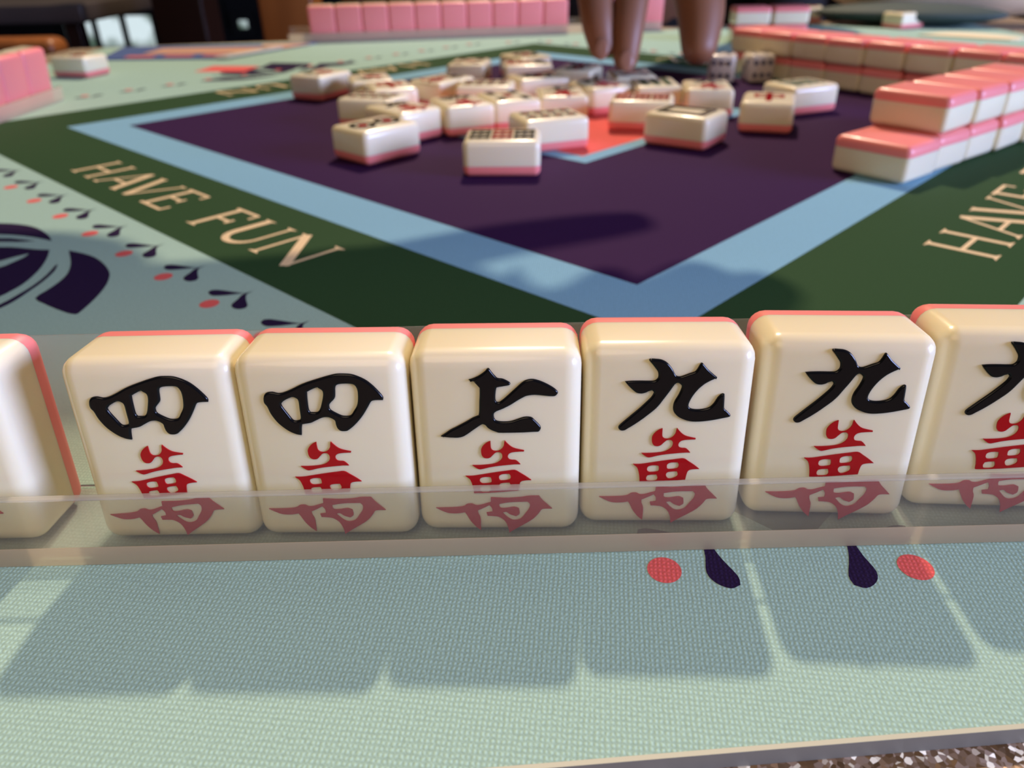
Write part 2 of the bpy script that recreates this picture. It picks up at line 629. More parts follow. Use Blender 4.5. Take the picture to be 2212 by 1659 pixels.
def mat_mesh():
    bm = bmesh.new()
    lo = [bm.verts.new((x, y, ZT + 0.0005)) for x, y in MQ]
    hi = [bm.verts.new((x, y, 0)) for x, y in MQ]
    bm.faces.new(lo[::-1]).material_index = 7
    bm.faces.new(hi).material_index = 0
    for i in range(4):
        j = (i + 1) % 4
        bm.faces.new((lo[i], lo[j], hi[j], hi[i])).material_index = 7
    e = 0.00035
    def inset(d):
        cx = sum(p[0] for p in MQ) / 4; cy = sum(p[1] for p in MQ) / 4
        return [(x - d if x > cx else x + d, y - d if y > cy else y + d) for x, y in MQ]
    fill(bm, [inset(0.0), inset(0.008)], 1 * e, 8)
    fill(bm, [[side(2.97, -A_GREEN), side(2.97, A_GREEN), side(-A_GREEN, A_GREEN), side(-A_GREEN, -A_GREEN)]], 1 * e, 1)
    fill(bm, [diamond(A_BLUE)], 2 * e, 2)
    fill(bm, [diamond(A_PURPLE)], 3 * e, 3)
    fill(bm, [diamond(0.875)], 4 * e, 2)
    fill(bm, [diamond(0.775)], 5 * e, 5)
    # lettering HAVE FUN on the four green bands
    spec = (('H', -1.10, .245), ('A', -.81, .28), ('V', -.56, .27), ('E', -.27, .22), ('F', .18, .20), ('U', .42, .24), ('N', .70, .28))
    hgt = 0.243
    z = 2 * e
    for k in range(4):
        off_s, off_n = ((0, 0), (0.09, -0.125), (0.05, -.06), (0.05, -.06))[k]
        for ch, s0, wd in spec:
            for p in letter(ch, 0, wd / hgt):
                q = [rot90(side(s0 + off_s + a * hgt, -2.688 + off_n + b * hgt), k) for a, b in p]
                z += 1.2e-6
                fill(bm, [q], z, 6)
    # cherry rows along the outside of the bands
    leafA = [(-1.006, 2.359), (-1.003, 2.38), (-.982, 2.382), (-.932, 2.365), (-.888, 2.35), (-.855, 2.352), (-.903, 2.343), (-.944, 2.333), (-.983, 2.333)]
    leafB = [(-.857, 2.368), (-.871, 2.339), (-.862, 2.297), (-.843, 2.25), (-.844, 2.227), (-.863, 2.219), (-.886, 2.233), (-.897, 2.259), (-.89, 2.299), (-.884, 2.339)]
    dot = ellipse(-.972, 2.268, .031, .033)
    leafA, leafB = smooth_loop(leafA), smooth_loop(leafB)
    for k in range(-9, 6):
        sh = (0.2415 * k, -0.2415 * k) if k < 5 else (1.243, -1.24)
        for poly, mi in ((leafA, 4), (leafB, 4), (dot, 5)):
            base = [(x + sh[0], y + sh[1]) for x, y in poly]
            mo = 0.16 if k < 5 else 0.0
            mirror = [(2 * 0.499 - x + mo, y - 0.006 - mo) for x, y in base]
            fill(bm, [base], 1.4 * e, mi)
            fill(bm, [mirror[::-1]], 1.4 * e, mi)
            fill(bm, [[rot90(p, 2) for p in base]], 1.4 * e, mi)
            fill(bm, [[rot90(p, 2) for p in mirror[::-1]]], 1.4 * e, mi)
    # large ribboned ornament in each outer corner
    petR = [[-1.687, 2.798], [-1.617, 2.764], [-1.547, 2.715], [-1.485, 2.648], [-1.439, 2.584], [-1.411, 2.531], [-1.386, 2.452], [-1.373, 2.371], [-1.368, 2.289], [-1.369, 2.217], [-1.376, 2.206], [-1.407, 2.219], [-1.467, 2.257], [-1.522, 2.297], [-1.575, 2.343], [-1.57, 2.408], [-1.565, 2.483], [-1.573, 2.555], [-1.599, 2.631], [-1.63, 2.696]]
    petT = [[-2.36, 3.17], [-2.25, 3.17], [-2.153, 3.153], [-2.099, 3.145], [-2.026, 3.12], [-1.959, 3.08], [-1.891, 3.017], [-1.841, 2.958], [-1.81, 2.91], [-1.855, 2.936], [-1.921, 2.967], [-1.997, 2.991], [-2.068, 3.005], [-2.2, 3.02], [-2.36, 3.0]]
    disc = [[-2.1, 2.86], [-1.982, 2.854], [-1.917, 2.846], [-1.827, 2.819], [-1.767, 2.811], [-1.735, 2.734], [-1.705, 2.637], [-1.688, 2.546], [-1.683, 2.461], [-1.693, 2.401], [-1.703, 2.363], [-1.75, 2.26], [-1.86, 2.2], [-2.05, 2.3], [-2.16, 2.5], [-2.17, 2.7]]
    arc = [[-1.656, 2.654], [-1.634, 2.588], [-1.624, 2.493], [-1.626, 2.404], [-1.632, 2.321], [-1.648, 2.266], [-1.69, 2.18], [-1.71, 2.20], [-1.666, 2.298], [-1.652, 2.366], [-1.641, 2.452], [-1.644, 2.551], [-1.658, 2.634]]
    stripe = [[-2.25, 2.95], [-2.038, 2.958], [-1.973, 2.948], [-1.877, 2.914], [-1.947, 2.908], [-2.011, 2.916], [-2.25, 2.91]]
    slit = [[-2.05, 2.52], [-1.98, 2.60], [-1.894, 2.699], [-1.859, 2.741], [-1.826, 2.772], [-1.824, 2.731], [-1.842, 2.668], [-1.857, 2.634], [-1.95, 2.53], [-2.03, 2.45]]
    for k in range(4):
        for poly, mi, lv in ((petR, 4, 1.2), (petT, 4, 1.24), (disc, 4, 1.28), (arc, 4, 1.32), (stripe, 4, 1.36), (slit, 0, 1.6)):
            fill(bm, [[rot90(p, k) for p in smooth_loop(poly, 2)]], lv * e, mi)
    # pieces of that ornament that lie outside the near-left view but show in the far-left corner
    far = [([(-2.86, 7.52), (-2.38, 7.46), (-2.33, 7.80), (-2.80, 7.88)], 5, 1.8),
           ([(-2.30, 7.75), (-2.05, 7.60), (-1.90, 7.66), (-1.86, 7.92), (-2.28, 8.03)], 4, 1.2),
           ([(-1.80, 7.62), (-1.55, 7.72), (-1.42, 7.92), (-1.50, 7.98), (-1.78, 7.84)], 4, 1.2)]
    for poly, mi, lv in far:
        for k in (0, 2, 3):
            fill(bm, [[rot90(p, k) for p in poly]], (lv + .15) * e, mi)
    return bm_mesh(bm, 'playing_mat', [AQUA, GREEN, SKY, PURPLE, NIGHT, CORALP, CREAMP, EDGE, HEM], False)


tag(link('playing_mat', mat_mesh()), 'aqua printed game mat with a green, light blue and purple diamond reading HAVE FUN', 'game mat')

# ------------------------------------------------------------------ mahjong tiles
TW, TD, THT = 0.302, 0.1716, 0.3743
LEAN = 0.0912
BACKT = 0.052


def tile_meshes():
    def rounded():
        bm = bmesh.new()
        box_bm(bm, -TW / 2, TW / 2, 0, TD, 0, THT, 0.032, 5)
        return bm
    out = []
    cut = TD - BACKT
    for keep_front in (True, False):
        bm = rounded()
        bmesh.ops.bisect_plane(bm, geom=bm.verts[:] + bm.edges[:] + bm.faces[:], plane_co=(0, cut, 0), plane_no=(0, 1, 0),
                               clear_outer=keep_front, clear_inner=not keep_front)
        ed = [e for e in bm.edges if e.is_boundary]
        bmesh.ops.holes_fill(bm, edges=ed)
        bmesh.ops.recalc_face_normals(bm, faces=bm.faces)
        out.append(sharp(bm_mesh(bm, 'tile_body' if keep_front else 'tile_back', IVORY if keep_front else CORAL), 50))
    return out


BODY, BACK = tile_meshes()
GL={"four":[[[-.0985,.2986],[-.0957,.3065],[-.0899,.311],[-.0805,.312],[-.0707,.3095],[-.0602,.3113],[-.0461,.3173],[-.0307,.325],[-.0168,.3305],[.0012,.3364],[.0169,.3412],[.0325,.345],[.0456,.3454],[.0596,.3442],[.0722,.3397],[.0846,.3324],[.0948,.3228],[.103,.3127],[.1093,.3037],[.1109,.2991],[.11,.2946],[.0983,.2947],[.0899,.2925],[.0839,.2834],[.0754,.2697],[.067,.2582],[.0565,.2466],[.0473,.2385],[.0406,.2344],[.0302,.2345],[.0245,.2398],[.0223,.2481],[.0216,.2551],[.0164,.2598],[.0095,.2622],[.0,.2611],[-.0132,.2548],[-.022,.2508],[-.0369,.2485],[-.0389,.2415],[-.0409,.2267],[-.0501,.2286],[-.0618,.2346],[-.073,.2441],[-.0819,.2547],[-.09,.2699],[-.0941,.2837],[-.0982,.2906]],[[-.0685,.2892],[-.0625,.2949],[-.0483,.3016],[-.0413,.2998],[-.0379,.2947],[-.0379,.2798],[-.0381,.2625],[-.0399,.2573],[-.0464,.2556],[-.0523,.2574],[-.0591,.2685],[-.0673,.2835]],[[-.0206,.3093],[-.0181,.3126],[-.003,.3198],[.0009,.3181],[.0064,.3135],[.0064,.3045],[.0027,.2909],[-.002,.2784],[-.0079,.2721],[-.0193,.2722],[-.0217,.2774],[-.0217,.2934]],[[.0295,.3189],[.0332,.3245],[.0435,.3266],[.0597,.3259],[.0652,.3209],[.0673,.3119],[.0664,.2972],[.0635,.2847],[.0573,.2745],[.0502,.2653],[.0397,.2642],[.0317,.2666],[.0173,.2759],[.015,.2828],[.0167,.2885],[.0261,.2987],[.0283,.3088]]],"seven":[[[-.1003,.2147],[-.0911,.2212],[-.0823,.2277],[-.0705,.2341],[-.0523,.2446],[-.0416,.2515],[-.0311,.2561],[-.0298,.2643],[-.029,.2815],[-.0278,.2986],[-.0275,.3155],[-.0279,.3172],[-.0339,.3206],[-.0414,.324],[-.0464,.3255],[-.0387,.3279],[-.0294,.3323],[-.0222,.3372],[-.017,.3416],[-.0133,.346],[-.0113,.3467],[-.0093,.3456],[-.0055,.3398],[.0009,.3315],[.0048,.3281],[.0129,.3269],[.0199,.3235],[.0249,.3201],[.0264,.3173],[.0238,.3145],[.0136,.3124],[.0044,.3108],[.0018,.3086],[-.0,.2973],[-.0003,.287],[.0017,.2824],[.0068,.2824],[.0152,.2892],[.0256,.2993],[.0359,.3094],[.0462,.3194],[.0543,.3243],[.0634,.3259],[.0725,.3242],[.0837,.3196],[.0948,.3134],[.104,.3066],[.1086,.3009],[.1076,.297],[.1031,.293],[.0939,.2929],[.0827,.2943],[.0684,.2956],[.0551,.294],[.0469,.2901],[.0376,.2844],[.0252,.2759],[.0116,.2686],[.0012,.264],[-.0036,.2594],[-.0037,.2524],[-.0003,.246],[.009,.2436],[.0246,.244],[.0371,.248],[.0475,.252],[.0558,.2529],[.063,.2513],[.0682,.246],[.0744,.239],[.0785,.2331],[.0785,.2283],[.0749,.223],[.066,.2225],[.0472,.2214],[.0263,.221],[.0054,.2211],[-.0009,.223],[-.0102,.2272],[-.0163,.232],[-.0198,.2367],[-.0249,.2385],[-.0319,.2339],[-.0415,.2268],[-.0513,.2192],[-.0599,.2138],[-.0684,.2117],[-.0747,.2116],[-.0852,.2122],[-.0957,.2135]]],"nine":[[[-.0787,.309],[-.068,.31],[-.0517,.3102],[-.0364,.3099],[-.0272,.3104],[-.0224,.3144],[-.0211,.3189],[-.0222,.3267],[-.0266,.3334],[-.0333,.3423],[-.0381,.3479],[-.0388,.3501],[-.0359,.3517],[-.0278,.3513],[-.0186,.3502],[-.0103,.3466],[-.0039,.3411],[.0028,.3322],[.0075,.3232],[.0108,.3193],[.017,.3181],[.0239,.3203],[.0318,.3237],[.0416,.3275],[.0456,.3331],[.0486,.3397],[.0508,.3436],[.0533,.3435],[.0578,.3386],[.0645,.3308],[.0733,.3229],[.0799,.3173],[.0811,.3162],[.0792,.3145],[.0705,.31],[.0609,.3039],[.0515,.2948],[.0442,.2846],[.0389,.2742],[.0361,.265],[.0366,.2592],[.0405,.2557],[.0489,.2539],[.0612,.2545],[.0723,.2579],[.0798,.266],[.0849,.2764],[.0904,.2833],[.0943,.285],[.097,.2838],[.0978,.2763],[.0984,.2648],[.0994,.2555],[.1045,.2508],[.1109,.2438],[.1117,.2408],[.1083,.2385],[.0962,.2356],[.0799,.2321],[.0635,.2298],[.05,.2292],[.0394,.2304],[.0287,.234],[.0189,.2393],[.0122,.2464],[.0091,.2534],[.0089,.2628],[.0113,.272],[.0158,.2812],[.0196,.2915],[.0211,.2984],[.0198,.3018],[.0149,.3057],[.0109,.3052],[.0071,.3007],[.0026,.2927],[-.0029,.2836],[-.0094,.2733],[-.0159,.2629],[-.0236,.2535],[-.0335,.2442],[-.0454,.2336],[-.0574,.2241],[-.0676,.217],[-.0747,.2122],[-.081,.2116],[-.0854,.2146],[-.0864,.2188],[-.0836,.2236],[-.0736,.2337],[-.0617,.2454],[-.0508,.256],[-.0391,.2687],[-.0313,.278],[-.0277,.2848],[-.0274,.2883],[-.0306,.2917],[-.0362,.29],[-.0412,.2872],[-.0483,.2855],[-.0566,.2867],[-.063,.2913],[-.0694,.2976],[-.0749,.3038]]],"wan_top":[[[-.0068,.2156],[-.0066,.2045],[-.0057,.1992],[-.0019,.1952],[.0062,.1945],[.0128,.1985],[.017,.2051],[.0182,.2123],[.0196,.2162],[.0234,.211],[.0297,.2044],[.0358,.2004],[.0441,.1977],[.0541,.1953],[.0537,.1931],[.0422,.1927],[.0307,.1911],[.0253,.1871],[.0239,.1818],[.026,.1771],[.0308,.1751],[.0379,.1744],[.0428,.1704],[.0467,.1656],[.0362,.1657],[.0212,.1643],[.0038,.1623],[-.0112,.1596],[-.025,.156],[-.0309,.1562],[-.037,.1603],[-.0419,.1644],[-.0279,.1644],[-.0139,.1654],[-.0001,.1677],[.0089,.1731],[.0131,.1791],[.0138,.1858],[.0117,.1905],[.0075,.1925],[.0018,.1912],[-.0036,.1859],[-.008,.1812],[-.0136,.1792],[-.0195,.1805],[-.0233,.1852],[-.0246,.1919],[-.0242,.1992],[-.02,.2065],[-.0135,.2124]]],"wan_mid":[[[-.0559,.1412],[-.0418,.1412],[-.0243,.144],[-.0011,.148],[.0221,.1514],[.0361,.1528],[.0459,.1466],[.0572,.1384],[.0661,.1308],[.0543,.1302],[.0463,.1274],[.0435,.1191],[.042,.1079],[.0255,.1065],[.0019,.1044],[-.0218,.103],[-.042,.1028],[-.0429,.1135],[-.045,.1247],[-.0485,.1343]]],"h1":[[[-.0299,.1302],[-.0285,.1357],[-.0216,.1385],[-.011,.1385],[-.0085,.1357],[-.008,.1288],[-.0102,.1253],[-.0231,.124],[-.0279,.126]]],"h2":[[[.0063,.1357],[.007,.1412],[.0133,.1446],[.0249,.1453],[.0276,.1412],[.0275,.135],[.0236,.1316],[.0108,.1302],[.0071,.1323]]],"h3":[[[-.0304,.1121],[-.0286,.117],[-.0227,.1184],[-.0121,.1191],[-.0101,.1149],[-.0097,.1086],[-.0136,.1054],[-.0255,.1049],[-.0292,.1072]]],"h4":[[[.0057,.1177],[.0077,.1233],[.0146,.1253],[.0252,.126],[.0274,.1205],[.0261,.1149],[.0169,.11],[.0098,.1107]]],"wan_low":[[[-.1162,.0704],[-.0981,.0704],[-.0776,.0711],[-.0633,.0733],[-.0563,.078],[-.0467,.0786],[-.0405,.0754],[-.0321,.0754],[-.0203,.079],[-.0115,.0818],[-.011,.0925],[.0028,.0918],[.0207,.0911],[.0444,.0925],[.062,.0953],[.0799,.0953],[.0867,.0854],[.096,.0755],[.1046,.0662],[.0862,.0655],[.0797,.0569],[.0688,.0439],[.0529,.0322],[.0367,.0219],[.0216,.0115],[.0193,.0263],[.0136,.0394],[.0033,.0481],[-.0077,.0503],[-.0186,.051],[-.0203,.0582],[-.0095,.0597],[-.0095,.0683],[-.0141,.0754],[-.0246,.0697],[-.0363,.064],[-.0359,.0568],[-.0323,.0466],[-.0321,.032],[-.0325,.0181],[-.0428,.0276],[-.052,.0408],[-.0581,.0538],[-.0614,.0596],[-.0746,.0574],[-.0916,.0581],[-.1038,.0632]]],"h5":[[[.0049,.0783],[.0273,.0819],[.0583,.0826],[.0624,.0769],[.0609,.0669],[.0534,.0554],[.0447,.0438],[.0317,.0402],[.0216,.0452],[.0098,.0582],[.017,.0597],[.0246,.0539],[.0358,.0496],[.0426,.0554],[.0417,.0669],[.033,.0705],[.0188,.0683],[.0079,.0683],[.0047,.0726]]]}
AF={"Awan":[[0.9721,-0.029,-0.0078],[0.0529,0.9566,0.0036]],"Bwan":[[0.9895,-0.0123,-0.0076],[0.0012,0.9746,0.0022]],"Cwan":[[0.9858,-0.0119,-0.0023],[0.0061,0.9747,-0.006]],"Ewan":[[1.0476,-0.0203,0.0072],[0.0205,1.0577,-0.0118]],"Anum":[[0.9951,-0.018,-0.0004],[0.0184,1.015,-0.0059]],"Enum":[[1.0159,-0.0051,0.0037],[0.0151,1.0319,-0.0068]]}

SM = {k: [smooth_loop(l, 3) for l in v] for k, v in GL.items()}
WAN = [[SM['wan_top'][0]], [SM['wan_mid'][0], SM['h1'][0], SM['h2'][0], SM['h3'][0], SM['h4'][0]], [SM['wan_low'][0], SM['h5'][0]]]
WAN_B = [WAN[0], [SM['wan_mid'][0], SM['h1'][0], SM['h3'][0], SM['h4'][0]], WAN[2]]


def apply(shapes, a):
    if a is None:
        return shapes
    (p, q, r), (u, v, w) = a
    return [[[(p * x + q * y + r, u * x + v * y + w) for x, y in lp] for lp in sh] for sh in shapes]


def art_mesh(name, plates, mats, t=0.002):
    bm = bmesh.new()
    for loops, mi in plates:
        raised(bm, loops, t, mi)
    return bm_mesh(bm, name, mats, False)


STAND = Matrix.Rotation(PI / 2, 4, 'X')          # drawing plane xy -> tile face xz, thickness towards -y
FACEUP = Matrix.Translation(Vector((0, -THT / 2, TD)) * S) @ Matrix.Rotation(-PI / 2, 4, 'X')
FACEDOWN = Matrix.Translation(Vector((0, THT / 2, 0)) * S) @ Matrix.Rotation(PI / 2, 4, 'X')


def make_tile(label, group, art=(), basis=None):
    """art: list of (name, mesh) drawn in the face plane"""
    t = thing('mahjong_tile', label, 'mahjong tile', group=group)
    B = basis if basis is not None else Matrix.Identity(4)
    for nm, me in (('tile_body', BODY), ('tile_back', BACK)):
        o = link(nm, me, t)
        o.matrix_basis = B
    for nm, me in art:
        o = link(nm, me, t)
        o.matrix_basis = B @ STAND
    return t


def stand(t, x, y, z, yaw, lean=LEAN):
    t.matrix_world = Matrix.Translation(Vector((x, y, z)) * S) @ Matrix.Rotation(yaw, 4, 'Z') @ Matrix.Rotation(-lean, 4, 'X')


def lay(t, x, y, z, deg):
    t.matrix_world = Matrix.Translation(Vector((x, y, z)) * S) @ Matrix.Rotation(math.radians(deg), 4, 'Z')


def dup(t, label):
    c = t.copy()
    C.objects.link(c)
    c['label'] = label
    for ch in t.children:
        d = ch.copy()
        C.objects.link(d)
        d.parent = c
    return c


Z0 = 0.020
FR = 'tiles standing in the near clear rack'
FOUR, SEVEN, NINE = [SM['four']], [SM['seven']], [SM['nine']]
near = [
    ('Z', (-1.045, 1.1105, 0.0), 'ivory tile with pink back cut off by the left picture edge', None, None, WAN, AF['Awan']),
    ('A', (-0.6331, 1.1105, -0.0043), 'ivory tile with black four character beside the gap at the left end', FOUR, AF['Anum'], WAN, AF['Awan']),
    ('B', (-0.3349, 1.1076, -0.0258), 'ivory tile with black four character directly left of the seven tile', FOUR, None, WAN_B, AF['Bwan']),
    ('C', (-0.0298, 1.1118, -0.0262), 'ivory tile with black seven character over red ten thousand character', SEVEN, None, WAN, AF['Cwan']),
    ('D', (0.2754, 1.1229, -0.0341), 'ivory tile with black nine character directly right of the seven tile', NINE, None, WAN, None),
    ('E', (0.5943, 1.1365, -0.066), 'ivory tile with black nine character, second nine from the seven tile', NINE, AF['Enum'], WAN, AF['Ewan']),
    ('F', (0.9132, 1.1485, -0.076), 'ivory tile with black nine character cut off by the right picture edge', NINE, AF['Enum'], WAN, AF['Ewan']),
]
for nm, (x, y, yaw), label, num, na, wan, wa in near:
    art = []
    if num:
        art.append(('numeral_character', enamel_mesh('numeral_character', apply(num, na), INK)))
    art.append(('suit_character', art_mesh('suit_character', [(sh, 0) for sh in apply(wan, wa)], [RED], 0.0022)))
    t = make_tile(label, FR, art)
    stand(t, x, y, Z0, yaw)


# ------------------------------------------------------------------ clear acrylic racks
def make_rack(label, x0, x1, back_h=0.345, back_m=None):
    r = thing('tile_rack', label, 'tile rack')
    # all in the rack's own frame: y = 0 is the outer face of the front lip
    th = 0.014
    ca, sa = math.cos(LEAN), math.sin(LEAN)
    link('floor_plate', sweep_x('floor_plate', [(0.0145, 0.0165), (0.0145, 0.004), (0.20, 0.0), (0.228, 0.0), (0.2, 0.0035)], x0, x1, ACRYL0), r)
    link('front_lip', sweep_x('front_lip', [(0, 0.0), (th, 0.0), (th, 0.146), (0, 0.146)], x0, x1, ACRYL, 0.0015), r)
    link('lip_highlight', sweep_x('lip_highlight', [(0, 0.1465), (th, 0.1465), (th, 0.151), (0, 0.151)], x0, x1, ACRYL3, 0.0015), r)  # thin paler cap: the top edge's highlight line put into the colour
    link('bottom_rail', sweep_x('bottom_rail', [(-0.006, 0.0), (-0.0005, 0.0), (-0.0005, 0.040), (-0.003, 0.040)], x0, x1, ACRYL2, 0.0012), r)
    yb = 0.232
    h = back_h
    link('backrest', sweep_x('backrest', [(yb, 0.003), (yb + th, 0.0), (yb + th + sa * h, ca * h), (yb + sa * h, ca * h + .002)], x0, x1, back_m or ACRYL, 0.002), r)
    return r


nr = make_rack('clear acrylic tile rack with front lip holding the large near tiles', -3.2, 3.2)
nr.matrix_world = Matrix.Translation(Vector((0, 1.0815, 0.0012)) * S) @ Matrix.Rotation(0.006, 4, 'Z')

# far rack: tile backs towards us
FARY, FARYAW = 10.22, 0.14
fr = make_rack('clear acrylic rack under the row of pink tile backs at the far edge', -1.7, 2.75, 0.10, ACRYL2)
ord_ = ['first', 'second', 'third', 'fourth', 'fifth', 'sixth', 'seventh', 'eighth', 'ninth', 'tenth', 'eleventh', 'twelfth', 'thirteenth', 'fourteenth']
u = Vector((math.cos(FARYAW), math.sin(FARYAW), 0))
fr.matrix_world = Matrix.Translation((Vector((0.2, FARY + .030, 0.0012)) + u * 0.0) * S) @ Matrix.Rotation(PI + FARYAW, 4, 'Z')
FG = 'pink tile backs standing in the far rack'
proto = make_tile('pink tile back in the far rack, leftmost of the row', FG)
pos = -2.30
k = 0
for i in range(13):
    if i == 10:
        pos += 0.27
    c = Vector((0.2, FARY, 0)) + u * (pos - 0.2 + TW / 2)
    if i == 0:
        t = proto
    elif i < 10:
        t = dup(proto, 'pink tile back standing in the far rack, %s from the left end' % ord_[i] if i < 9 else
                'pink tile back in the far rack, right end of the row left of the hand')
    else:
        t = dup(proto, 'pink tile back standing in the far rack behind the hand, %s right of the gap' % ord_[i - 10])
    stand(t, c.x, c.y, Z0, PI + FARYAW)
    pos += TW + 0.003

# left rack: tile backs towards us
lr = make_rack('clear acrylic rack under the pink tile backs at the left picture edge', -0.95, 3.2, 0.10, ACRYL2)
LX = -3.585
lr.matrix_world = Matrix.Translation(Vector((LX - .030, 5.2, 0.0012)) * S) @ Matrix.Rotation(-PI / 2, 4, 'Z')
LG = 'pink tile backs standing in the left rack'
for i in range(4):
    lab = ('pink tile back in the left rack, the one nearest the lying white tile', 'pink tile back in the left rack, cut by the left picture edge',
           'pink tile back in the left rack, third from its far end', 'pink tile back in the left rack, fourth from its far end')[i]
    t = make_tile(lab, LG) if i == 0 else dup(t, lab)
    stand(t, LX, 6.12 - TW / 2 - i * (TW + .003), Z0, -PI / 2)


# ------------------------------------------------------------------ discards in the middle
zc = THT / 2


def rods(grid, name='bamboo_sticks'):
    """grid rows of (colour index list), rows from the top"""
    pl = []
    nr_ = len(grid)
    for r_, row in enumerate(grid):
        y = zc + (nr_ - 1) * 0.054 - r_ * 0.108
        for c_, col in enumerate(row):
            x = (c_ - (len(row) - 1) / 2) * 0.074
            if col is None:
                continue
            hh = 0.096 if nr_ == 3 else 0.15
            pl.append(([rrect(x, y, 0.036, hh, 0.012)], col))
            pl.append(([rrect(x, y + hh * .42, 0.054, 0.018, 0.008)], col))
            pl.append(([rrect(x, y, 0.052, 0.016, 0.007)], col))
            pl.append(([rrect(x, y - hh * .42, 0.054, 0.018, 0.008)], col))
    return [(name, art_mesh(name, pl, [GREENINK, RED, INK]))]


def dots(spots, name='circle_marks'):
    pl = []
    for x, y, r_, col in spots:
        pl.append(([ellipse(x, y, r_, r_), ellipse(x, y, r_ * .62, r_ * .62)], col))
        pl.append(([ellipse(x, y, r_ * .36, r_ * .36)], 1 if col != 1 else 2))
    return [(name, art_mesh(name, pl, [GREENINK, RED, INK]))]


def crak(num):
    pl = [(sh, 0) for sh in num]
    pw = [(sh, 0) for sh in WAN]
    return [('numeral_character', art_mesh('numeral_character', pl, [INK])), ('suit_character', art_mesh('suit_character', pw, [RED]))]


def frame_art():
    o = rrect(0, zc, .21, .28, .02)
    i = rrect(0, zc, .165, .235, .015)
    o2 = rrect(0, zc, .145, .215, .012)
    i2 = rrect(0, zc, .125, .195, .01)
    return [('frame_mark', art_mesh('frame_mark', [([o, i], 0), ([o2, i2], 0)], [INK]))]


def red_dragon():
    pl = [([rrect(0, zc + .03, .17, .10, .01), rrect(0, zc + .03, .125, .055, .008)], 0), ([rrect(0, zc, .035, .26, .01)], 0)]
    return [('dragon_character', art_mesh('dragon_character', pl, [RED]))]


def green_dragon():
    pl = []
    for i in range(5):
        pl.append(([rrect(0, zc - .11 + i * .055, .19 - .03 * (i % 2), .022, .008)], 0))
    for sx in (-1, 1):
        pl.append(([rrect(sx * .05, zc, .022, .25, .008)], 0))
        pl.append(([ellipse(sx * .075, zc - .10, .03, .018, sx * .6)], 0))
    return [('dragon_character', art_mesh('dragon_character', pl, [GREENINK]))]


def blossom():
    pl = []
    for k_ in range(5):
        a = 2 * PI * k_ / 5 + .3
        pl.append(([ellipse(.02 + .045 * math.cos(a), zc + .02 + .045 * math.sin(a), .026, .020, a)], 1))
    pl.append(([ellipse(.02, zc + .02, .016, .016)], 2))
    pl.append(([rrect(-.05, zc - .07, .02, .10, .006)], 0))
    pl.append(([ellipse(-.075, zc - .05, .035, .016, .7)], 0))
    pl.append(([ellipse(-.02, zc - .09, .035, .014, -.5)], 0))
    pl.append(([rrect(.06, zc - .11, .05, .02, .005)], 2))
    return [('blossom_mark', art_mesh('blossom_mark', pl, [GREENINK, RED, INK]))]


BAM9 = rods([[2, 2, 2], [1, 1, 1], [2, 2, 2]])
BAM9R = rods([[1, 1, 1], [1, 1, 1], [1, 1, 1]])
BAM5 = rods([[2, None, 2], [None, 1, None], [2, None, 2]])
BAM6 = rods([[0, 0, 0], [0, 0, 0]])
DOT2 = dots([(0, zc + .08, .072, 2), (0, zc - .08, .072, 2)])
DOT1 = dots([(0, zc, .105, 2)])
DOT5 = dots([(-.07, zc + .1, .036, 2), (.07, zc + .1, .036, 2), (0, zc, .036, 1), (-.07, zc - .1, .036, 2), (.07, zc - .1, .036, 2)])
DOT8 = dots([(sx * .055, zc + (i - 1.5) * .075, .032, 2) for sx in (-1, 1) for i in range(4)])
CR9, CR7, CR4 = crak(NINE), crak(SEVEN), crak(FOUR)
FRAME, REDD, GRND, BLOS = frame_art(), red_dragon(), green_dragon(), blossom()

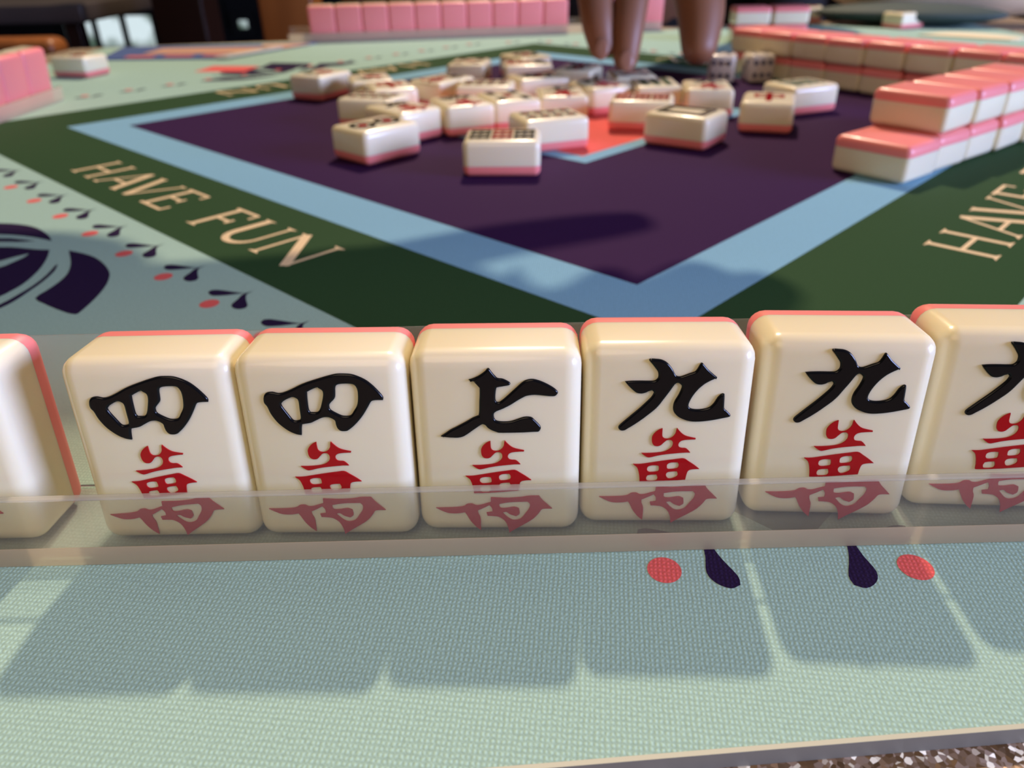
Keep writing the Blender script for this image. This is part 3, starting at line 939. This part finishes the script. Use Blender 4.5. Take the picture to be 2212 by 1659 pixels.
DG = 'discarded tiles lying face up on the purple diamond'
discards = [
    (-0.021, 3.848, -93.0, BAM9, 'lying white tile nearest the viewer, striped dark, red and dark on top'),
    (-0.696, 4.182, -43.7, DOT2, 'lying white tile with two dark rings at the front left of the pile'),
    (-0.604, 4.645, 43.5, CR7, 'lying white tile pointing right behind the two-ring tile'),
    (-0.827, 5.022, -109.2, DOT8, 'lying white tile with shaded end at the left flank behind the two-ring tile'),
    (-1.371, 6.057, -27.9, BLOS, 'lying white tile at the far left tip of the pile, nearest the green band'),
    (-0.961, 5.771, 15.0, BLOS, 'lying white tile with red and green mark beside the far left tip tile'),
    (-0.775, 5.423, 18.5, REDD, 'lying white tile with red mark and bright white end, left half of the pile'),
    (-0.442, 5.670, -38.2, CR9, 'lying cream tile with tan side and red mark, left of the pile centre'),
    (-0.134, 5.424, -97.2, DOT8, 'lying white tile with dark dots and long white side at the pile centre'),
    (-0.285, 6.486, -8.3, DOT5, 'small far lying white tile alone against the light blue band, left of the rear pair'),
    (0.168, 6.822, 30.0, DOT1, 'farthest lying white tile at the back tip of the pile'),
    (0.170, 6.343, -86.9, CR4, 'lying white tile second from the back tip, long side to the viewer'),
    (0.226, 5.700, -70.0, DOT1, 'lying cream tile with large oval mark in the back half of the pile'),
    (-0.272, 4.796, 21.5, CR4, 'lying white tile with black character right of the two-ring tile pair'),
    (0.009, 4.927, 20.0, BAM5, 'lying white tile with dark corner sticks and a red centre stick'),
    (0.227, 4.334, -71.8, DOT8, 'lying white tile with dark dots overhanging the coral square, left of its tip'),
    (0.344, 5.038, 3.1, CR7, 'lying white tile with black marks right of the pile centre'),
    (0.613, 5.327, 23.0, CR9, 'lying white tile with red mark standing on the back of the coral square'),
    (0.815, 4.787, -102.7, BAM9R, 'lying tile with rows of red sticks and a tan side, right of the coral square'),
    (1.296, 5.183, -7.1, CR9, 'lying tan tile with a red mark in front of the thumb'),
    (0.981, 5.311, 0.0, BAM6, 'lying tile with green sticks wedged left of the tile before the thumb'),
    (0.987, 4.341, -126.6, FRAME, 'lying white tile with an empty dark frame at the front right of the pile'),
    (1.543, 4.692, -18.8, REDD, 'lying tan tile with a red stroke on top at the right end of the pile'),
    (1.897, 5.181, -66.8, GRND, 'lying tile with green mark behind the red stroke tile at the right end'),
    (0.889, 5.750, 2.2, DOT5, 'lying tile under the index fingertip'),
    (0.537, 6.050, -20.0, DOT2, 'lying tile behind the index finger, left of the fingertip'),
]
for x, y, deg, art, lab in discards:
    lay(make_tile(lab, DG, art, FACEUP), x, y, 0.002, deg)
t = make_tile('white tile lying alone on the aqua mat beside the pink tile backs at left', None, BLOS, FACEUP)
lay(t, -3.829, 7.423, 0.002, -105.8)

# ------------------------------------------------------------------ the tile walls on the right
ZL = 0.002
WG = 'tiles stacked in the right-hand wall'
NW = math.radians(37.5)
un = Vector((math.cos(NW), math.sin(NW), 0))
vn = Vector((-math.sin(NW), math.cos(NW), 0))
K0 = Vector((1.785, 3.41, 0))       # near bottom corner of the lower row
proto = None
for lev, start, n in ((0, 0, 5), (1, 1, 4)):
    for i in range(n):
        jit = 0.012 * math.sin(7.3 * i + 2.1 * lev)
        c = K0 + un * ((start + i) * (TW + .004) + TW / 2) + vn * (THT / 2 + jit + 0.012 * lev)
        where = ('lower', 'upper')[lev]
        lab = 'pink-backed tile face down in the near wall, %s row, %s' % (where, (
            'end tile nearest the viewer', 'second from its open end', 'third from its open end', 'fourth from its open end', 'fifth from its open end')[i])
        if proto is None:
            proto = make_tile(lab, WG, (), FACEDOWN)
            t = proto
        else:
            t = dup(proto, lab)
        lay(t, c.x, c.y, ZL + lev * (TD + .002), math.degrees(NW) + 2.0 * math.sin(5 * i + lev))
FWA = math.radians(-56.0)
uf = Vector((math.cos(FWA), math.sin(FWA), 0))
vf = Vector((-math.sin(FWA), math.cos(FWA), 0))
K1 = Vector((1.86, 6.78, 0))
for lev in (0, 1):
    for i in range(8):
        if lev == 0 and i == 7:
            continue
        s_ = i * (TW + .004) + TW / 2
        bow = -0.04 * math.sin(PI * min(s_ / 2.2, 1))
        jit = 0.010 * math.sin(9.1 * i + 3 * lev)
        c = K1 + uf * s_ + vf * (THT / 2 + bow + jit - 0.02 * lev)
        lab = 'pink-backed tile in the far wall behind the dice, %s row, %s' % (('lower', 'upper')[lev], (
            'first from the hand', 'second from the hand', 'third from the hand', 'fourth from the hand', 'fifth from the hand', 'sixth from the hand',
            'seventh from the hand', 'eighth from the hand')[i])
        t = dup(proto, lab)
        lay(t, c.x, c.y, ZL + lev * (TD + .002), math.degrees(FWA) + 1.5 * math.sin(4 * i + lev))
# short third wall, two tiles long, behind the hand
for lev, lev_n in ((0, 'lower'), (1, 'upper')):
    for i, (x, y) in enumerate(((2.60, 8.90), (2.99, 8.87))):
        t = dup(proto, 'pink-backed tile behind the far wall, short two-tile stack, %s row, %s end' % (lev_n, ('left', 'right')[i]))
        t['group'] = 'short stack of tiles behind the far wall'
        lay(t, x, y, ZL + lev * (TD + .002), -94)
t = make_tile('white tile lying right of the short two-tile stack behind the far wall', None, BLOS, FACEUP)
lay(t, 3.98, 10.98, ZL, -20)
t = make_tile('white tile lying alone in front of the cream pouch', None, DOT2, FACEUP)
lay(t, 4.74, 9.96, ZL, -66)

# ------------------------------------------------------------------ dice
def make_die(label, size, loc, deg, tilt=0):
    d = thing('die', label, 'die', loc, math.radians(deg), 'dice beside the far wall')
    h = size
    me = box_mesh('die_body', (-h / 2, h / 2, -h / 2, h / 2, 0, h), DICEM, h * .16, 4)
    link('die_body', me, d)
    bm = bmesh.new()
    def pip(face, a, b, r=h * .085):
        lp = ellipse(a * h, b * h, r, r, n=14)
        bm2 = bmesh.new()
        raised(bm2, [lp], 0.004)
        M_ = {'front': Matrix.Translation((0, -h / 2, h / 2)) @ Matrix.Rotation(PI / 2, 4, 'X'),
              'left': Matrix.Translation((-h / 2, 0, h / 2)) @ Matrix.Rotation(-PI / 2, 4, 'Y') @ Matrix.Rotation(PI / 2, 4, 'Z'),
              'top': Matrix.Translation((0, 0, h))}[face]
        bm2.transform(M_)
        tmp = bpy.data.meshes.new('tmp')
        bm2.to_mesh(tmp)
        bm.from_mesh(tmp)
        bpy.data.meshes.remove(tmp)
        bm2.free()
    for b in (-.22, .22):
        for a in (-.27, 0, .27):
            pip('front', a, b)
    for a, b in ((-.22, -.22), (0, 0), (.22, .22)):
        pip('left', a, b)
    for a, b in ((-.2, -.2), (.2, -.2), (-.2, .2), (.2, .2)):
        pip('top', a, b)
    link('pips', bm_mesh(bm, 'pips', PIP, False), d)
    return d


make_die('ivory die with dark blue pips in front of the far tile wall', .205, (1.965, 6.35, .002), 4)
make_die('ivory die with dark blue pips beside the thumb', .205, (1.69, 6.36, .002), -20)

# ------------------------------------------------------------------ things round the edge of the table
card = thing('score_card', 'blue and peach printed card lying flat at the far left edge of the mat', 'card', (-3.0, 9.0, 0.003))
def flat(name, poly, z0, z1, m):
    bm = bmesh.new()
    raised(bm, [[(x + 3.0, y - 9.0) for x, y in poly]], z1 - z0)
    o = link(name, bm_mesh(bm, name, m, False), card)
    o.location.z = z0 * S
    return o
flat('card_sheet', [(-4.15, 8.46), (-2.90, 8.36), (-2.16, 9.55), (-4.35, 9.50)], 0, .012, CARDBLUE)
flat('peach_panel', [(-3.85, 8.80), (-2.75, 8.72), (-2.45, 9.18), (-3.80, 9.25)], .012, .016, CARDPEACH)
flat('peach_strip', [(-2.60, 8.85), (-2.55, 8.83), (-2.20, 9.42), (-2.75, 9.44)], .012, .016, CARDPEACH)
for i in range(3):
    xa = -3.93 + i * .40
    flat('red_panel', [(xa, 8.50), (xa + .30, 8.475), (xa + .30, 8.64), (xa, 8.665)], .012, .016, CARDRED)
flat('white_edge', [(-2.93, 8.33), (-2.80, 8.33), (-2.42, 9.05), (-2.53, 9.05)], .012, .03, CARDWHITE)

# pouch at the far right: cream cloth, its shaded lower front painted dark teal
def blob(name, rx, ry, rz, m, e=2.6, z0=0.0, n=40, noise=0.0, seed=1):
    random.seed(seed)
    ph = [random.uniform(0, 6) for _ in range(4)]
    bm = bmesh.new()
    rows = []
    k_ = 18
    for j in range(k_ + 1):
        v = -PI / 2 + PI * j / k_
        row = []
        for i in range(n):
            uu = 2 * PI * i / n
            cv = math.copysign(abs(math.cos(v)) ** (2 / e), math.cos(v))
            x = rx * cv * math.copysign(abs(math.cos(uu)) ** (2 / e), math.cos(uu))
            y = ry * cv * math.copysign(abs(math.sin(uu)) ** (2 / e), math.sin(uu))
            z = rz * math.copysign(abs(math.sin(v)) ** (2 / e), math.sin(v))
            f = 1 + noise * (math.sin(3 * uu + ph[0]) * math.cos(2 * v + ph[1]) + .5 * math.sin(7 * uu + ph[2]))
            row.append(bm.verts.new((x * f, y * f, z0 + rz + z * f)))
        rows.append(row)
    for j in range(k_):
        for i in range(n):
            bm.faces.new((rows[j][i], rows[j][(i + 1) % n], rows[j + 1][(i + 1) % n], rows[j + 1][i]))
    bmesh.ops.remove_doubles(bm, verts=bm.verts, dist=1e-5)
    return bm_mesh(bm, name, m)


pouch = thing('pouch', 'cream cloth pouch with its shaded front painted dark teal at the far right corner', 'pouch', (4.92, 10.25, 0.004), math.radians(-30))
link('pouch_body', blob('pouch_body', 1.08, .42, .125, SHADEDCLOTH, 1.85, 0, noise=.02), pouch)
link('cloth_top', blob('cloth_top', 1.50, .50, .40, CREAMCLOTH, 2.2, .03, noise=.04, seed=4), pouch, (0.30, .70, 0))
patch = [(4.55, 9.12), (4.85, 8.86), (5.22, 8.52), (5.42, 8.62), (5.30, 8.98), (4.95, 9.26)]  # bright cream patch on the mat, added as a thin raised sheet
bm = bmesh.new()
raised(bm, [smooth_loop(patch, 4, 80)], 0.012)
tag(link('cream_patch', bm_mesh(bm, 'cream_patch', PALECREAM, False), loc=(0, 0, 0.003)), 'raised cream slip lying behind the far tile wall at right', 'paper')

# ------------------------------------------------------------------ the person across the table
def skin(name, nodes, edges, m, parent=None, sub=2, root=0):
    """nodes: list of ((x, y, z), radius or (rx, ry))"""
    me = bpy.data.meshes.new(name)
    me.from_pydata([Vector(p) * S for p, r in nodes], edges, [])
    o = link(name, me, parent)
    o.modifiers.new('skin', 'SKIN')
    sv = me.skin_vertices[0].data
    for i, (p, r) in enumerate(nodes):
        sv[i].radius = (r * S, r * S) if not isinstance(r, tuple) else (r[0] * S, r[1] * S)
        sv[i].use_root = i == root
    sd = o.modifiers.new('sub', 'SUBSURF')
    sd.levels = sd.render_levels = sub
    dg = bpy.context.evaluated_depsgraph_get()
    new = bpy.data.meshes.new_from_object(o.evaluated_get(dg))
    o.modifiers.clear()
    o.data = new
    bpy.data.meshes.remove(me)
    new.name = name
    new.materials.clear()
    new.materials.append(m)
    for p in new.polygons:
        p.use_smooth = True
        p.material_index = 0
    return o


person = thing('person', 'person in black across the table reaching a bare hand to the tiles', 'person', (2.9, 14.0, -9.74))
def mine(o):
    o.parent = person
    o.location = -person.location
    return o


nd, ed = [], []
def add(p, r, frm=None):
    nd.append((p, r))
    i = len(nd) - 1
    if frm is not None:
        ed.append((frm, i))
    return i
pel = add((2.9, 15.6, -2.8), (1.9, 1.3))
sp = add((2.9, 15.5, -.8), (1.7, 1.2), pel)
ch = add((2.9, 15.3, 1.5), (1.9, 1.25), sp)
nb = add((2.9, 15.3, 3.3), (.9, .8), ch)
nk = add((2.9, 15.2, 4.1), .62, nb)
h1 = add((2.9, 15.05, 4.9), (.72, .85), nk)
h2 = add((2.9, 15.0, 5.8), (.98, 1.15), h1)
h3 = add((2.9, 15.05, 6.6), (.80, .95), h2)
# reaching arm (their right)
s1 = add((.85, 14.9, 2.8), .62, ch)
el = add((3.5, 10.9, 1.95), .46, s1)
fa = add((2.35, 9.0, 1.78), .42, el)
wr = add((1.12, 7.66, 1.52), (.36, .27), fa)
pm = add((.86, 7.06, 1.40), (.46, .24), wr)
HF = pm
# other arm resting in the lap
s2 = add((4.9, 14.9, 2.8), .62, ch)
e2 = add((4.7, 13.7, -.4), .46, s2)
w2 = add((3.9, 12.8, -1.5), .32, e2)
p2 = add((3.5, 12.6, -1.75), (.40, .2), w2)
add((3.1, 12.5, -1.95), .14, p2)
# legs
for sx in (-1, 1):
    hp = add((2.9 + sx * .95, 15.2, -3.3), .95, pel)
    kn = add((2.9 + sx * 1.15, 12.4, -3.3), .72, hp)
    an = add((2.9 + sx * 1.15, 12.6, -8.6), .42, kn)
    add((2.9 + sx * 1.2, 11.5, -9.45), .30, an)
# fingers of the reaching hand grow from the palm
fing = {
    'index': [(.97, 6.34, 1.22), (.94, 6.02, .99), (.86, 5.72, .68), (.815, 5.56, .43), (.805, 5.49, .215)],
    'middle': [(.74, 6.38, 1.27), (.68, 6.06, 1.05), (.605, 5.76, .74), (.625, 5.60, .49), (.675, 5.54, .285)],
    'ring': [(.52, 6.50, 1.26), (.42, 6.20, 1.12), (.38, 6.06, .94), (.44, 6.14, .78)],
    'pinky': [(.34, 6.66, 1.20), (.23, 6.40, 1.10), (.22, 6.30, .96), (.27, 6.38, .84)],
}
rad = {'index': [.14, .135, .13, .116, .080], 'middle': [.145, .14, .134, .12, .085], 'ring': [.13, .12, .11, .085], 'pinky': [.115, .10, .092, .075]}
for fn, pts in fing.items():
    prev = HF
    for q, r_ in zip(pts, rad[fn]):
        prev = add(q, r_, prev)
tb = add((1.10, 6.80, 1.22), .22, HF)
t1 = add((1.37, 6.38, .93), .21, tb)
t2 = add((1.42, 6.06, .52), .185, t1)
add((1.37, 5.82, .21), .115, t2)
body = mine(skin('person_body', nd, ed, SKIN))


def ball(name, c, r, m, sc=(1, 1, 1)):
    bm = bmesh.new()
    bmesh.ops.create_uvsphere(bm, u_segments=24, v_segments=16, radius=r)
    bmesh.ops.scale(bm, vec=sc, verts=bm.verts)
    bmesh.ops.translate(bm, vec=c, verts=bm.verts)
    return mine(link(name, bm_mesh(bm, name, m)))


# face, ears and hair (above the picture)
for sx in (-1, 1):
    ball('eye', (2.9 + sx * .38, 14.02, 5.85), .14, EYE)
    ball('ear', (2.9 + sx * 1.0, 15.05, 5.65), .28, SKIN, (1, 1, 1))
ball('nose', (2.9, 13.82, 5.5), .20, SKIN, (1, 1, 1))
ball('mouth', (2.9, 14.08, 5.05), .26, NAIL, (1, .4, .3))
ball('hair', (2.9, 15.25, 6.2), 1.2, HAIR, (1, 1, 1))


def nail(c, d, r_):
    """finger nail: small rounded plate on the back of the fingertip"""
    bm = bmesh.new()
    bmesh.ops.create_uvsphere(bm, u_segments=16, v_segments=10, radius=r_)
    bmesh.ops.scale(bm, vec=(1, 1.35, .28), verts=bm.verts)
    q = Vector(d).to_track_quat('Z', 'Y')
    bmesh.ops.rotate(bm, cent=(0, 0, 0), matrix=q.to_matrix(), verts=bm.verts)
    bmesh.ops.translate(bm, vec=c, verts=bm.verts)
    return mine(link('finger_nail', bm_mesh(bm, 'finger_nail', NAIL)))


nail((.80, 5.415, .29), (0, -1, .25), .05)
nail((.635, 5.455, .36), (-.15, -1, .25), .05)

sh_n = [((2.9, 15.6, -2.9), (2.02, 1.42)), ((2.9, 15.5, -.8), (1.85, 1.34)), ((2.9, 15.3, 1.5), (2.05, 1.40)), ((2.9, 15.3, 3.35), (1.0, .9)),
        ((.85, 14.9, 2.8), .76), ((3.5, 10.9, 1.95), .60), ((2.35, 9.0, 1.78), .50), ((1.62, 8.25, 1.64), .44),
        ((4.9, 14.9, 2.8), .76), ((4.7, 13.7, -.4), .62), ((4.0, 12.9, -1.35), .46)]
mine(skin('shirt', sh_n, [(0, 1), (1, 2), (2, 3), (2, 4), (4, 5), (5, 6), (6, 7), (2, 8), (8, 9), (9, 10)], BLACKCLOTH))

# the player at the left, out of the picture: the outstretched arm throws the soft shadow on the near left of the mat
person = thing('person', 'person in black at the left stretching an arm over the mat, seen by its shadow', 'person', (-8.4, 5.6, -9.74))
nd, ed = [], []
pel = add((-8.8, 5.6, -2.8), (1.3, 1.9))
sp = add((-8.7, 5.6, -.8), (1.2, 1.7), pel)
ch = add((-8.4, 5.6, 1.5), (1.25, 1.9), sp)
nb = add((-8.3, 5.6, 3.3), (.8, .9), ch)
nk = add((-8.2, 5.6, 4.1), .62, nb)
h1 = add((-8.05, 5.6, 4.9), (.85, .72), nk)
h2 = add((-8.0, 5.6, 5.8), (1.15, .98), h1)
add((-8.05, 5.6, 6.6), (.95, .80), h2)
s1 = add((-7.6, 3.9, 2.7), .62, ch)
el = add((-4.099, 4.23, 2.5), .50, s1)
fa = add((-2.097, 3.957, 2.2), .46, el)
wr = add((-0.605, 3.819, 1.85), (.40, .30), fa)
pm = add((-0.166, 3.729, 1.75), (.42, .26), wr)
for pts, rr in (([(-0.233, 4.131, 1.72), (0.142, 4.28, 1.66), (0.455, 4.321, 1.58), (0.661, 4.307, 1.5)], [.17, .14, .125, .085]),
                ([(0.279, 3.528, 1.66), (0.59, 3.594, 1.55), (0.786, 3.774, 1.42)], [.18, .16, .10]),
                ([(0.251, 3.372, 1.66), (0.609, 3.391, 1.55), (0.969, 3.645, 1.4)], [.18, .17, .12]),
                ([(0.188, 3.235, 1.66), (0.545, 3.188, 1.55), (0.813, 3.245, 1.42)], [.16, .14, .10]),
                ([(0.285, 3.602, 1.62), (0.404, 3.679, 1.5), (0.471, 3.738, 1.4)], [.12, .105, .075])):
    prev = pm
    for q, r_ in zip(pts, rr):
        prev = add(q, r_, prev)
s2 = add((-8.3, 7.4, 2.7), .62, ch)
e2 = add((-7.4, 7.9, -.4), .46, s2)
w2 = add((-6.4, 7.0, -1.6), .32, e2)
add((-6.2, 6.6, -1.8), (.36, .2), w2)
for sy in (-1, 1):
    hp = add((-8.5, 5.6 + sy * .95, -3.3), .95, pel)
    kn = add((-5.7, 5.6 + sy * 1.15, -3.3), .72, hp)
    an = add((-5.8, 5.6 + sy * 1.15, -8.6), .42, kn)
    add((-4.7, 5.6 + sy * 1.2, -9.45), .30, an)
mine(skin('person_body', nd, ed, SKIN))
for sy in (-1, 1):
    ball('eye', (-7.02, 5.6 + sy * .38, 5.85), .14, EYE)
    ball('ear', (-8.05, 5.6 + sy * 1.0, 5.65), .28, SKIN)
ball('nose', (-6.82, 5.6, 5.5), .20, SKIN)
ball('mouth', (-7.08, 5.6, 5.05), .26, NAIL, (.4, 1, .3))
ball('hair', (-8.25, 5.6, 6.2), 1.2, HAIR)
sh_n = [((-8.8, 5.6, -2.9), (1.42, 2.02)), ((-8.7, 5.6, -.8), (1.34, 1.85)), ((-8.4, 5.6, 1.5), (1.40, 2.05)), ((-8.3, 5.6, 3.35), (.9, 1.0)),
        ((-7.6, 3.9, 2.7), .78), ((-4.099, 4.23, 2.5), .78), ((-2.097, 3.983, 2.2), .80), ((-0.815, 3.819, 1.95), .74),
        ((-8.3, 7.4, 2.7), .76), ((-7.4, 7.9, -.4), .62), ((-6.6, 7.15, -1.4), .46)]
mine(skin('shirt', sh_n, [(0, 1), (1, 2), (2, 3), (2, 4), (4, 5), (5, 6), (6, 7), (2, 8), (8, 9), (9, 10)], BLACKCLOTH))

# ------------------------------------------------------------------ furniture beyond the table
def armchair(label, loc, rotz, half, arm_z, arm_w, arm_t, front, boards):
    """frame: y = 0 at the arm fronts, chair faces -y, z from the floor"""
    c = thing('armchair', label, 'chair', loc, rotz)
    d = 6.2
    link('seat', box_mesh('seat', (-half + .5, half - .5, .6, d - .4, 3.9, 4.5), BLACKCLOTH, .2), c)
    link('backrest', box_mesh('backrest', (-half, half, d - .5, d, 6.4, 12.6), ORANGEWOOD, .2), c)
    for sx in (-1, 1):
        xm = sx * half
        link('armrest', box_mesh('armrest', (xm - arm_w / 2, xm + arm_w / 2, front, d - .2, arm_z - arm_t, arm_z), ORANGEWOOD, arm_t * .45, 4), c)
        bw = arm_w / 2 if boards else .22
        link('leg', box_mesh('leg', (xm - bw, xm + bw, .35 if not boards else 0.02, .75, 0, arm_z - arm_t + .01), ORANGEWOOD, .06), c)
        link('leg', box_mesh('leg', (xm - .22, xm + .22, d - .55, d - .1, 0, arm_z - arm_t + .01), ORANGEWOOD, .06), c)
    return c


armchair('orange-brown wooden armchair at the left of the table, arm end showing', (-6.98, 13.15, -9.74), PI / 2, 2.2, 9.55, .55, .34, 0.0, False).location.y = (13.15 - 2.2) * S
armchair('orange-brown wooden armchair of the person, arm board left of the far rack', (1.3, 12.9, -9.74), 0, 4.62, 10.8, .84, .5, 0.0, True)

nt_ = thing('neighbor_table', 'grey-brown table standing beyond the left armchair', 'table', (-13.1, 19.7, -9.74))
link('table_top', box_mesh('table_top', (-5.2, 5.1, -3.6, 3.6, 9.50, 9.84), GREYTOP, .05), nt_)
for sx in (-4.4, 4.6):
    for sy in (-3.0, 3.0):
        link('leg', box_mesh('leg', (sx - .15, sx + .15, sy - .15, sy + .15, 0, 9.50), DARKWOOD, .03), nt_)
bm = bmesh.new()
box_bm(bm, -.48, .48, -.48, .48, 0, 22, .06)
tag(link('wooden_post', bm_mesh(bm, 'wooden_post', DARKWOOD, False), loc=(-6.12, 16.4, -9.74)), 'dark maroon wooden post behind the far left corner of the table', 'post')
